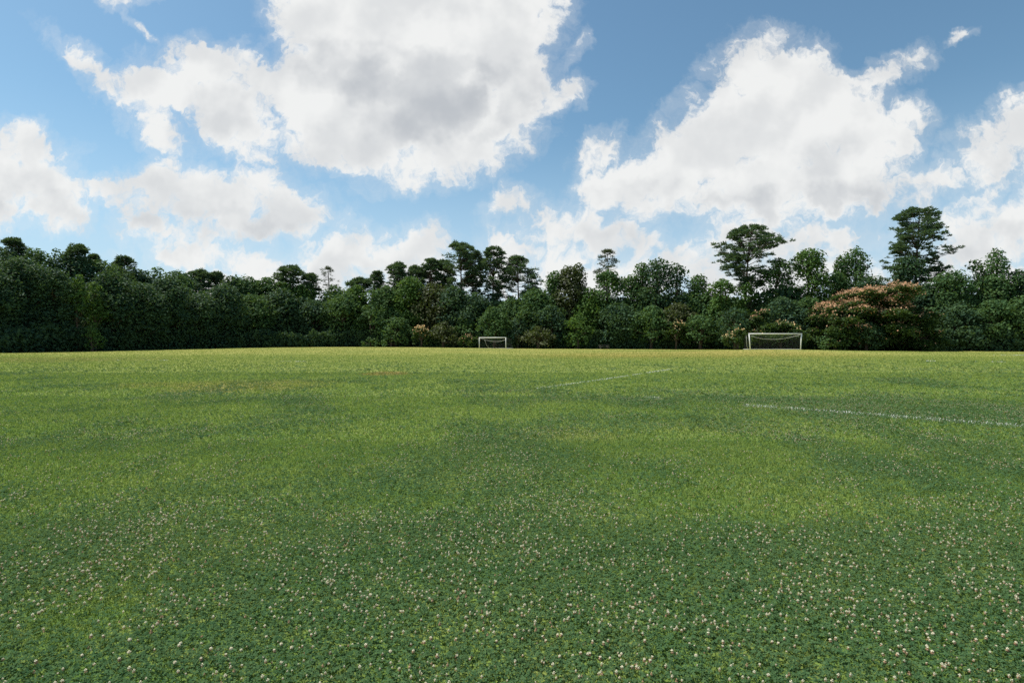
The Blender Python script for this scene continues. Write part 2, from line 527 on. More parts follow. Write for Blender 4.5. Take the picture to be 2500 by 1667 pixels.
def blades(x, y, h, wid, r):
    """bent blades, two quads each folded into one quad + one triangle"""
    n = len(x)
    z = ground_z(x, y)
    az = r.random(n) * 2 * np.pi
    d = np.stack([np.cos(az), np.sin(az), np.zeros(n)], -1)
    s = np.stack([-np.sin(az), np.cos(az), np.zeros(n)], -1)
    h = h * (0.6 + 0.7 * r.random(n))
    lean = h * (0.2 + 0.9 * r.random(n))
    base = np.stack([x, y, z - 0.004], -1)
    up = np.array([0, 0, 1.0])
    mid = base + up * (h * 0.6)[:, None] + d * (lean * 0.35)[:, None]
    tip = base + up * h[:, None] + d * lean[:, None]
    wv = s * (wid * (0.7 + 0.6 * r.random(n)))[:, None] * 0.5
    V = np.stack([base - wv, base + wv, mid + wv * 0.9, mid - wv * 0.9, tip], 1)      # 5 verts
    off = (np.arange(n) * 5)[:, None]
    idx = np.concatenate([off + np.array([[0, 1, 2, 3]]), off + np.array([[3, 2, 4]])], 1)
    return V.reshape(-1, 3), np.tile([4, 3], n), idx.ravel()

def joined(parts):
    V, Sz, I, o = [], [], [], 0
    for v, s_, i in parts:
        V.append(v); Sz.append(s_); I.append(np.asarray(i) + o); o += len(v)
    return np.concatenate(V), np.concatenate(Sz), np.concatenate(I)

r = np.random.default_rng(3)
parts = []
for (d0, d1, per, h, wid) in ((2.2, 5.0, 5200, 0.050, 0.0042), (5.0, 9.0, 2600, 0.050, 0.0065), (9.0, 16.0, 1000, 0.048, 0.011), (16.0, 28.0, 330, 0.045, 0.020), (28.0, 60.0, 90, 0.042, 0.035), (60.0, 118.0, 26, 0.042, 0.07)):
    n = int(area(d0, d1) * per)
    x, y = wedge(d0, d1, n, r)
    keep = (r.random(n) > clover_amount(x, y) * 0.72) & (r.random(n) < np.interp(y, [26, 60, 116], [1, 0.7, 0.2]))
    parts.append(blades(x[keep], y[keep], h, wid, r))
V, Sz, I = joined(parts)
tag(link('grass', mesh_np('grass', V, Sz, I, [M_GRASS])), 'short mown yellow green grass covering the whole playing field', 'grass', kind='stuff')

def clover_leaves(x, y, h, size, r, leaflets=3):
    n = len(x)
    z = ground_z(x, y)
    top = np.stack([x, y, z + h * (0.45 + 0.65 * r.random(n))], -1)
    N = unit(np.stack([r.normal(size=n) * 0.38, r.normal(size=n) * 0.38, np.ones(n)], -1))
    a0 = r.random(n) * 2 * np.pi
    size = size * (0.7 + 0.6 * r.random(n))
    ref = np.stack([np.cos(a0), np.sin(a0), np.zeros(n)], -1)
    u = unit(np.cross(N, ref)); v = np.cross(N, u)
    out = []
    for k in range(leaflets):
        a = k * 2 * np.pi / leaflets
        d = u * math.cos(a) + v * math.sin(a)
        s = -u * math.sin(a) + v * math.cos(a)
        L = size[:, None]
        dip = np.array([0, 0, -0.18]) * L
        out.append(np.stack([top, top + d * L * 0.62 + s * L * 0.46 + dip * 0.4, top + d * L * 1.0 + dip, top + d * L * 0.62 - s * L * 0.46 + dip * 0.4], 1))
    return quads(np.concatenate(out))
parts = []
for (d0, d1, per, size, k) in ((2.2, 5.0, 5200, 0.0125, 3), (5.0, 9.0, 2600, 0.016, 3), (9.0, 16.0, 800, 0.026, 3), (16.0, 28.0, 220, 0.042, 3), (28.0, 60.0, 40, 0.07, 3)):
    n = int(area(d0, d1) * per)
    x, y = wedge(d0, d1, n, r)
    keep = (r.random(n) < clover_amount(x, y) * 0.85 + 0.05) & (r.random(n) < np.interp(y, [26, 58], [1, 0.0]))
    parts.append(clover_leaves(x[keep], y[keep], 0.055, size, r, k))
V, Sz, I = joined(parts)
tag(link('clover', mesh_np('clover', V, Sz, I, [M_CLOVER])), 'dark green low clover leaves spread in patches through the mown grass', 'clover', kind='stuff')

# ------------------------------------------------------------------ clover blossoms
def blossom_head(seed, old, rows=4, per=9):
    """round head of small florets on a stalk; the lower florets droop and wither"""
    q = np.random.default_rng(seed)
    rad = 0.0061
    V4, mi = [], []
    for i in range(rows):
        el = -0.55 + 1.95 * i / (rows - 1)
        m = max(4, int(per * math.cos(min(el, 1.2) * 0.85)))
        for j in range(m):
            a = 2 * np.pi * (j + 0.5 * (i % 2)) / m + q.normal() * 0.12
            d = np.array([math.cos(a) * math.cos(el), math.sin(a) * math.cos(el), math.sin(el)])
            s = unit(np.cross(d, [0, 0, 1.0]) + q.normal(size=3) * 0.15)
            t = np.cross(d, s)
            L = rad * (0.95 + 0.3 * q.random())
            wv = rad * 0.36
            c0 = d * rad * 0.25
            c1 = d * L
            droop = np.array([0, 0, -0.004]) if el < (0, 0.1, 0.9)[int(old)] and old else np.zeros(3)
            V4.append([c0 - s * wv * .4, c0 + s * wv * .4, c1 + s * wv + t * wv * .5 + droop, c1 - s * wv + t * wv * .5 + droop])
            mi.append(1 if el < (-0.3, 0.35, 2.0)[int(old)] else 0)
            V4.append([c1 - s * wv - t * wv * .6 + droop, c1 + s * wv - t * wv * .6 + droop, c1 + s * wv + t * wv * .8 + droop, c1 - s * wv + t * wv * .8 + droop])
            mi.append(mi[-1])
    return np.array(V4), np.array(mi)

def blossom_mesh(seed, old):
    H4, mi = blossom_head(seed, old)
    hgt = 0.066
    V, Sz, I = quads(H4 + np.array([0, 0, hgt]))
    tb = Tubes()
    tb.add([(0.004, 0.003, -0.004), (0.003, 0.0, 0.03), (0, 0, hgt)], [0.0012, 0.0011, 0.001], 5)
    TV, TS, TI = np.concatenate(tb.V), np.array(tb.S), np.array(tb.I)
    I = np.concatenate([I, TI + len(V)])
    return mesh_np('clover_blossom', np.concatenate([V, TV]), np.concatenate([Sz, TS]), I, [M_PETAL, M_PETAL_OLD, M_STALK],
                   np.concatenate([mi, np.full(len(TS), 2)]))

r = np.random.default_rng(21)
fx, fy = [], []
for (d0, d1, per) in ((2.3, 5.5, 330), (5.5, 10, 240), (10, 18, 150), (18, 34, 50)):
    n = int(area(d0, d1) * per)
    x, y = wedge(d0, d1, n, r)
    clump = 0.6 * fbm(x * 2.6 + 50, y * 2.2 + 7, 3) + 0.4 * fbm(x * 0.9 + 5, y * 0.7 + 70, 3)
    near = np.clip((6.5 - y) / 3, 0, 1)
    p = np.clip(clover_amount(x, y) * 0.9 + 0.12 + 0.25 * near, 0, 1) * np.clip((clump - 0.36 + 0.05 * near) / 0.26, 0.10 + 0.10 * near, 1)
    k = r.random(n) < p
    fx.append(x[k]); fy.append(y[k])
fx = np.concatenate(fx); fy = np.concatenate(fy)
order = np.argsort(fy)
fx, fy = fx[order], fy[order]
inframe = (np.abs(fx / fy) < 0.895) & (fy > 2.72)
old_zone = fbm(fx * 0.3 + 80, fy * 0.3 + 2, 3) + (fx / np.maximum(fy, 1)) * 0.12
old_flag = (r.random(len(fx)) < np.clip((old_zone - 0.32) / 0.3, 0.15, 0.85)).astype(int)
old_flag[r.random(len(fx)) < 0.16] = 2
big = np.zeros(len(fx), dtype=bool)
big[np.flatnonzero(inframe)[:290]] = True
KINDS = [[blossom_mesh(10 * k + i, k) for i in range(5)] for k in range(3)]
BLOOM = [('fresh cream white clover blossom in the grass closest to the viewer', 'fresh clover blossoms in the nearest grass'),
         ('clover blossom with withered pink brown lower florets in the grass closest to the viewer', 'withering clover blossoms in the nearest grass'),
         ('fully withered brown clover blossom in the grass closest to the viewer', 'brown clover blossoms in the nearest grass')]
for i in np.flatnonzero(big):
    o_ = int(old_flag[i])
    o = bpy.data.objects.new('clover_blossom', KINDS[o_][i % 5])
    COL.objects.link(o)
    o.location = (fx[i], fy[i], gz(fx[i], fy[i]) - 0.022 * r.random() + 0.004)
    o.rotation_euler = (r.normal() * 0.22, r.normal() * 0.22, r.random() * 6.28)
    o.scale = [(0.5 + 0.7 * r.random()) * (0.75 if o_ == 2 else 1.0)] * 3
    tag(o, BLOOM[o_][0], 'clover blossom', BLOOM[o_][1])
rest = np.flatnonzero(~big & (fy > 2.3))
heads = [blossom_head(40 + i, i % 3, 3, 6) for i in range(6)]
parts, mids = [], []
for k, (H4, mi) in enumerate(heads):
    sel = rest[old_flag[rest] == k % 3]
    sel = sel[(np.arange(len(sel)) % 2) == k // 3]
    n = len(sel)
    if n == 0:
        continue
    a = r.random(n) * 6.28
    c, s = np.cos(a)[:, None, None], np.sin(a)[:, None, None]
    sc = (0.5 + 0.7 * r.random(n)) * np.interp(fy[sel], [3, 12, 30], [1.0, 0.95, 1.05])
    B = H4[None] * sc[:, None, None, None]
    X = B[..., 0] * c - B[..., 1] * s
    Y = B[..., 0] * s + B[..., 1] * c
    W = np.stack([X, Y, B[..., 2]], -1)
    W = W + np.stack([fx[sel], fy[sel], ground_z(fx[sel], fy[sel]) + 0.05 + 0.02 * r.random(n)], -1)[:, None, None, :]
    parts.append(quads(W.reshape(-1, 4, 3)))
    mids.append(np.tile(mi, n))
V, Sz, I = joined(parts)
tag(link('clover_blossoms', mesh_np('clover_blossoms', V, Sz, I, [M_PETAL, M_PETAL_OLD], np.concatenate(mids))),
    'countless white and pinkish clover blossoms dotted through the field further out', 'clover blossoms', kind='stuff')

# ------------------------------------------------------------------ painted lines on the grass
def painted(name, segs, width, per, wid, h, r):
    parts = []
    for (x0, y0, x1, y1, fade) in segs:
        L = math.hypot(x1 - x0, y1 - y0)
        n = int(L * width * per)
        t_ = r.random(n)
        o = (r.random(n) - 0.5) * width + r.normal(size=n) * width * 0.18
        ux, uy = (x1 - x0) / L, (y1 - y0) / L
        x = x0 + ux * L * t_ - uy * o
        y = y0 + uy * L * t_ + ux * o
        worn = fbm(x * 1.3, y * 1.3, 3)
        k = worn > fade
        parts.append(blades(x[k], y[k], h, wid, r))
    V, Sz, I = joined(parts)
    return tag(link(name, mesh_np(name, V, Sz, I, [M_PAINT])), kind='structure')
r = np.random.default_rng(77)
painted('painted_touchline', [(0.75, 18.5, 4.6, 24.4, 0.28), (4.6, 24.4, 8.6, 31.1, 0.40)], 0.09, 700, 0.014, 0.054, r)
painted('painted_goal_line', [(5.6, 13.75, 7.9, 11.65, 0.36), (7.7, 11.8, 12.2, 7.9, 0.10), (3.6, 15.6, 5.6, 13.75, 0.56)], 0.075, 2300, 0.009, 0.072, r)
painted('painted_far_line', [(35.7, 43.8, 37.6, 43.3, 0.45), (32.5, 45.2, 35.7, 43.8, 0.6), (56, 67, 62, 66, 0.5), (58, 62, 60, 61.5, 0.5)], 0.16, 900, 0.03, 0.06, r)
painted('painted_left_line', [(-19.0, 42.5, -15.2, 41.8, 0.52), (-33, 46, -27, 45, 0.55)], 0.16, 600, 0.03, 0.05, r)

# ------------------------------------------------------------------ trees
def empty(name, x, y, rz=0.0):
    o = bpy.data.objects.new(name, None)
    COL.objects.link(o)
    o.empty_display_size = 0.5
    o.location = (x, y, gz(x, y))
    o.rotation_euler = (0, 0, rz)
    return o

def lobes_to_leaves(lobes, per_area, a, b, q, flat=0.8, up=0.5):
    Cs, Ns = [], []
    for (c, rad) in lobes:
        n = max(12, int(rad * rad * per_area))
        d = unit(q.normal(size=(n, 3)))
        flip = (d[:, 2] < -0.25) & (q.random(n) < 0.6)
        d[flip, 2] *= -1
        rr = rad * (0.45 + 0.62 * q.random(n) ** 0.55)
        # ragged: some sprays stick out
        rr = rr * (1 + 0.22 * (q.random(n) < 0.08))
        Cs.append(np.asarray(c) + d * rr[:, None] * np.array([1, 1, flat]))
        Ns.append(unit(d * 0.6 + np.array([0, 0, up]) + q.normal(size=(n, 3)) * 0.55))
    C = np.concatenate(Cs); N = np.concatenate(Ns)
    k = 0.65 + 0.7 * q.random(len(C))
    return leaf_quads(C, N, a * k, b * k, q)

def broad_tree(name, px, top, wpx, D, tone, seed, base=0.06, shape='round', leaf=0.25, dens=1.0, depth=1.0):
    q = np.random.default_rng(seed)
    x = at(px, D)
    root = empty(name, x, D)
    h = (HOR - top) / FPX * D + EYE - gz(x, D)
    wd = wpx / FPX * D * (1.25 if shape in ('round', 'dome') else 1.3)
    leaf = leaf * D / 108.0
    lobes = []
    z0 = base * h
    hh = h - z0
    nl = int(np.clip(10 + wd * hh * 0.30, 10, 46))
    for i in range(nl):
        t = (i + q.random()) / nl
        if shape == 'round':
            pr = math.sqrt(max(0.02, 1 - ((t - 0.42) / 0.60) ** 2)) if t > 0.42 else 0.78 + 0.22 * t / 0.42
        elif shape == 'spire':
            pr = max(0.10, 1.0 - t) ** 0.62 * (0.88 + 0.12 * math.sin(t * 9))
        elif shape == 'dome':
            pr = math.sqrt(max(0.03, 1 - (t * 0.98) ** 2.2))
        else:                                     # 'loose'
            pr = (0.6 + 0.4 * math.sin(t * 3.0 + 0.6)) * min(1.0, 0.3 + 2.6 * (1 - t))
        rl = wd * (0.12 + 0.18 * q.random())
        rl = min(rl, hh * 0.2) * (0.8 if shape == 'spire' and t > .7 else 1.0)
        a = q.random() * 2 * np.pi
        rr = max(0.0, wd * 0.5 * pr - rl * 0.7) * math.sqrt(q.random() * 0.75 + 0.25)
        z = z0 + rl * 0.6 + (hh - rl * 1.45) * t
        lobes.append(((math.cos(a) * rr, math.sin(a) * rr * depth, z), rl))
    if shape in ('round', 'dome'):
        for k in range(5):
            rl = wd * (0.13 + 0.07 * q.random())
            lobes.append((((k - 2) * wd * 0.13 + q.normal() * .2, q.normal() * wd * .1, h - rl * 0.95 - abs(k - 2) * wd * (0.03 + 0.09 * q.random()) - 0.9 * q.random() * (k != 2)), rl))
    else:
        lobes.append(((q.normal() * 0.2, 0, h - wd * 0.10), wd * 0.11))
    k = dens * 3.0 / (leaf * leaf) / 1.1
    L4 = lobes_to_leaves(lobes, k, leaf, leaf * 0.62, q)
    L4[..., 2] = np.maximum(L4[..., 2], 0.02)
    V, Sz, I = quads(L4)
    link('crown', mesh_np('crown', V, Sz, I, [LEAF[tone]]), root)
    tb = Tubes()
    r0 = 0.045 * wd / 2 + 0.10
    bend = q.normal(size=2) * 0.25
    pts = [(0, 0, -0.3), (0, 0, h * .12), (bend[0] * .5, bend[1] * .5, h * .4), (bend[0], bend[1], h * .68), (bend[0] * 1.3, bend[1] * 1.2, h * .92)]
    tb.add(pts, [r0 * 1.25, r0, r0 * .75, r0 * .45, r0 * .12])
    for (c, rl) in lobes[::2]:
        zs = max(h * .15, c[2] - 0.18 * h)
        f = zs / h
        tb.add([(bend[0] * f, bend[1] * f, zs), ((c[0] * .55), (c[1] * .55), (zs + c[2]) / 2 + .2), c], [r0 * .32, r0 * .22, r0 * .06], 5)
    link('trunk', tb.mesh('trunk', M_BARK), root)
    return root

def pine_tree(name, px, top, wpx, D, seed, start=0.55, tone='needle', lean=0.0, airy=0.0, dome=True, long_right=0.0, trunk_px=None, whorl=False):
    """tall bare trunk, spreading limbs, separate tufts of needles"""
    q = np.random.default_rng(seed)
    bx = at(px if trunk_px is None else trunk_px, D)
    root = empty(name, bx, D)
    h = (HOR - top) / FPX * D + EYE - gz(bx, D)
    s = D / 115.0
    wd = max(wpx / FPX * D - 0.7 * s, wpx / FPX * D * 0.6)
    tipx = at(px, D) - bx + lean
    tb = Tubes()
    r0 = 0.16 + h * 0.006
    bend = q.normal() * 0.2
    def stem(z):
        f = z / h
        return np.array([tipx * f ** 2.2 + bend * math.sin(f * 4), bend * 0.6 * math.sin(f * 3 + 1), z])
    zs = np.linspace(-0.3, h * 0.95, 9)
    tb.add([stem(max(z, 0)) if z > 0 else np.array([0, 0, -0.3]) for z in zs], np.linspace(r0 * 1.2, r0 * 0.22, 9), 8)
    tufts = []
    z0 = start * h
    n = int(12 + (h - z0) * 2.2)
    if whorl:
        n = int((h - z0) * 2.6)
    for i in range(n):
        t = (i + 0.3 + 0.5 * q.random()) / n
        z = z0 + (h - z0) * t * 0.93
        if dome:
            pr = math.sqrt(max(0.05, 1 - ((t - 0.36) / 0.66) ** 2)) if t > 0.36 else 0.70 + 0.30 * t / 0.36
        else:
            pr = (1 - t) ** 0.8 * 0.95 + 0.12
        pr *= 0.58 + 0.58 * q.random()
        a = q.random() * 2 * np.pi if not whorl else (i % 5) * 1.2566 + q.normal() * 0.25 + (i // 5) * 0.6
        L = wd * 0.54 * pr
        dx = math.cos(a)
        if long_right and dx > 0.3 and 0.1 < t < 0.62:
            L *= 1 + long_right * q.random()
        rise = min((0.08 + 0.34 * t + 0.12 * q.normal()) * L, (h - z) * 0.55)
        if whorl:
            rise = (-0.02 + 0.35 * t + 0.05 * q.normal()) * L
        p0 = stem(z)
        p2 = p0 + np.array([dx * L, math.sin(a) * L, rise])
        p1 = (p0 + p2) / 2 + np.array([0, 0, -0.06 * L + 0.1 * q.normal()])
        rb = r0 * (0.30 - 0.12 * t)
        tb.add([p0, p1, p2], [rb, rb * .7, rb * .25], 5)
        m = int((3 + L / (0.42 * s)) * (1 - 0.45 * airy))
        side = unit(np.array([-(p2 - p0)[1], (p2 - p0)[0], 0.0]))
        for j in range(m):
            f = 1 - 0.70 * (j / m) * (0.6 + 0.5 * q.random())
            b0 = p0 + (p2 - p0) * f * 0.9
            c = p0 + (p2 - p0) * f + side * q.normal() * 0.26 * L * (0.4 + 0.6 * f) + np.array([0, 0, abs(q.normal()) * 0.95 * s - 0.1])
            rad = (0.32 + 0.30 * q.random()) * s * (1 - 0.15 * airy)
            c[2] = min(c[2], h - rad * 0.9 - 0.9 * min(1.0, (np.hypot(c[0] - stem(z)[0], c[1]) / (wd * .5)) ** 2) * (h - z0) * .22 * (t > 0.45))
            tufts.append((c, rad))
            if j % 2 == 0:
                tb.add([b0, c], [rb * .28, rb * .1], 4, False)
    for k in range(6 if not dome else int(12 + wd * 3.0)):
        a = q.random() * 2 * np.pi
        el = math.asin(0.1 + 0.9 * q.random())
        ry_, rz_ = (wd * 0.40, (h - z0) * 0.36) if dome else (wd * 0.12, 0.6)
        jit = 0.62 + 0.46 * q.random()
        c = stem(h - rz_ - 0.3) + np.array([math.cos(a) * math.cos(el) * ry_ * jit, math.sin(a) * math.cos(el) * ry_ * jit, math.sin(el) * rz_ * jit])
        c[2] = min(c[2], h - 0.35)
        tufts.append((c, (0.36 + 0.24 * q.random()) * s))
        if dome:
            tb.add([stem(h - rz_ * 1.5 - 0.3), c], [r0 * .17, r0 * .05], 4)
    Cs, Ns, out = [], [], []
    per = 190 * (1 - 0.40 * airy)
    for (c, rad) in tufts:
        m = int(per * (rad / s) ** 2)
        d = unit(q.normal(size=(m, 3)))
        d[:, 2] = np.abs(d[:, 2]) * 0.9 - 0.25
        d = unit(d)
        P = np.asarray(c) + d * (rad * (0.25 + 0.75 * q.random(m)))[:, None] * np.array([1.1, 1.1, 0.85])
        sd_ = unit(np.cross(d, q.normal(size=(m, 3))))
        La = (0.22 + 0.14 * q.random(m))[:, None] * s
        Wb = 0.05 * s * (1.0 + 0.6 * (1 - airy))
        out.append(np.stack([P - d * La * .5, P + sd_ * Wb, P + d * La, P - sd_ * Wb], 1))
    V, Sz, I = quads(np.concatenate(out))
    link('crown', mesh_np('crown', V, Sz, I, [LEAF[tone]]), root)
    link('trunk', tb.mesh('trunk', M_PBARK), root)
    return root

def mimosa_tree(name, px, top, wpx, D, seed, tiers, blossom=0.5, bmat=None, base=0.1, tone='mimosa', bleft=None, arms=None):
    """low spreading tree of flat feathery sprays with blossoms lying on top of them"""
    q = np.random.default_rng(seed)
    x = at(px, D)
    root = empty(name, x, D)
    h = (HOR - top) / FPX * D + EYE - gz(x, D)
    wd = wpx / FPX * D
    s = D / 100.0
    tb = Tubes()
    r0 = 0.12 + wd * 0.008
    tb.add([(0, 0, -0.3), (0.1, 0, h * .25), (-0.1, 0.1, h * .5)], [r0 * 1.2, r0, r0 * .7])
    leaf, flo = [], []
    sprays = []
    if arms:
        # each arm of the photographed tree: column, row, half width, share of blossom
        for (ax, ar, aw, ab) in arms:
            cx_, cz_, hw = at(ax, D) - x, (HOR - ar) / FPX * D + EYE - gz(x, D), aw / FPX * D
            for k in range(int(5 + aw / 5)):
                u = q.random() * 2 - 1
                low = q.random() < 0.45
                sprays.append((np.array([cx_ + u * hw, q.normal() * wd * .15 - 0.06 * (h - cz_) * 2, cz_ - 0.35 * u * u * hw * .4 - (0.75 * q.random() if low else 0.12 * q.random())]),
                               min(1.5, 0.45 + 0.28 * hw) * (0.7 + 0.5 * q.random()), 0.05 if low else ab))
    else:
        for i in range(tiers):
            lay = max(3, int(round((h - base * h) / (1.25 * s))))
            t = min(max((int(lay * (i + 0.5) / tiers) + 0.5 + 0.38 * q.normal()) / lay, 0.02), 0.99)
            a = q.random() * 2 * np.pi
            rad = wd * 0.5 * math.sqrt(max(0.05, 1 - t ** 2.2))
            rr = rad * math.sqrt(0.25 + 0.75 * q.random()) * 0.88
            cz = base * h + (h - base * h) * t * (0.97 - 0.12 * (rr / (wd * .5)) ** 2)
            sprays.append((np.array([math.cos(a) * rr, math.sin(a) * rr * 0.75, cz]), wd * (0.09 + 0.09 * q.random()),
                           blossom * (0.10 + 1.1 * t) * (1.0 if q.random() < 0.6 else 0.1)))
    for (c, sw, share) in sprays:
        n = int(sw * sw * 170 / s)
        p = q.normal(size=(n, 2)) * 0.5
        P = np.stack([c[0] + p[:, 0] * sw, c[1] + p[:, 1] * sw, c[2] - 0.35 * (p[:, 0] ** 2 + p[:, 1] ** 2) * sw * 0.5 + q.normal(size=n) * 0.16 * s - 0.1], -1)
        N = unit(np.stack([q.normal(size=n) * 0.35, q.normal(size=n) * 0.35, np.ones(n)], -1))
        leaf.append(leaf_quads(P, N, 0.24 * s, 0.13 * s, q))
        # hanging leaf under the spray keeps it from looking like a disc
        m = n // 2
        p = q.normal(size=(m, 2)) * 0.42
        P2 = np.stack([c[0] + p[:, 0] * sw, c[1] + p[:, 1] * sw, c[2] - 0.2 - np.abs(q.normal(size=m)) * 0.55 * s], -1)
        leaf.append(leaf_quads(P2, unit(q.normal(size=(m, 3)) + np.array([0, -0.2, 0.5])), 0.24 * s, 0.13 * s, q))
        m = int(n * 0.72 * share)
        if m > 3:
            p = q.normal(size=(m, 2)) * 0.5
            P3 = np.stack([c[0] + p[:, 0] * sw, c[1] + p[:, 1] * sw, c[2] + 0.06 - 0.35 * (p[:, 0] ** 2 + p[:, 1] ** 2) * sw * 0.5 + q.normal(size=m) * 0.28 * s], -1)
            flo.append(leaf_quads(P3, unit(q.normal(size=(m, 3)) + np.array([0, -0.5, 0.6])), 0.15 * s, 0.13 * s, q))
        tb.add([(0, 0, h * (.2 + .25 * q.random())), c * np.array([.5, .5, .8]), c - np.array([0, 0, .15])], [r0 * .4, r0 * .25, r0 * .08], 5)
    L4 = np.concatenate(leaf)
    L4[..., 2] = np.maximum(L4[..., 2], 0.02)
    V, Sz, I = quads(L4)
    link('crown', mesh_np('crown', V, Sz, I, [LEAF[tone]]), root)
    link('trunk', tb.mesh('trunk', M_BARK), root)
    if flo:
        V, Sz, I = quads(np.concatenate(flo))
        link('blossoms', mesh_np('blossoms', V, Sz, I, [bmat or M_BLOSSOM]), root)
    return root

G_WOOD = 'broadleaf trees of the wood round the field'
G_PINE = 'pines rising above the wood'
G_SHRUB = 'shrubs at the foot of the wood'

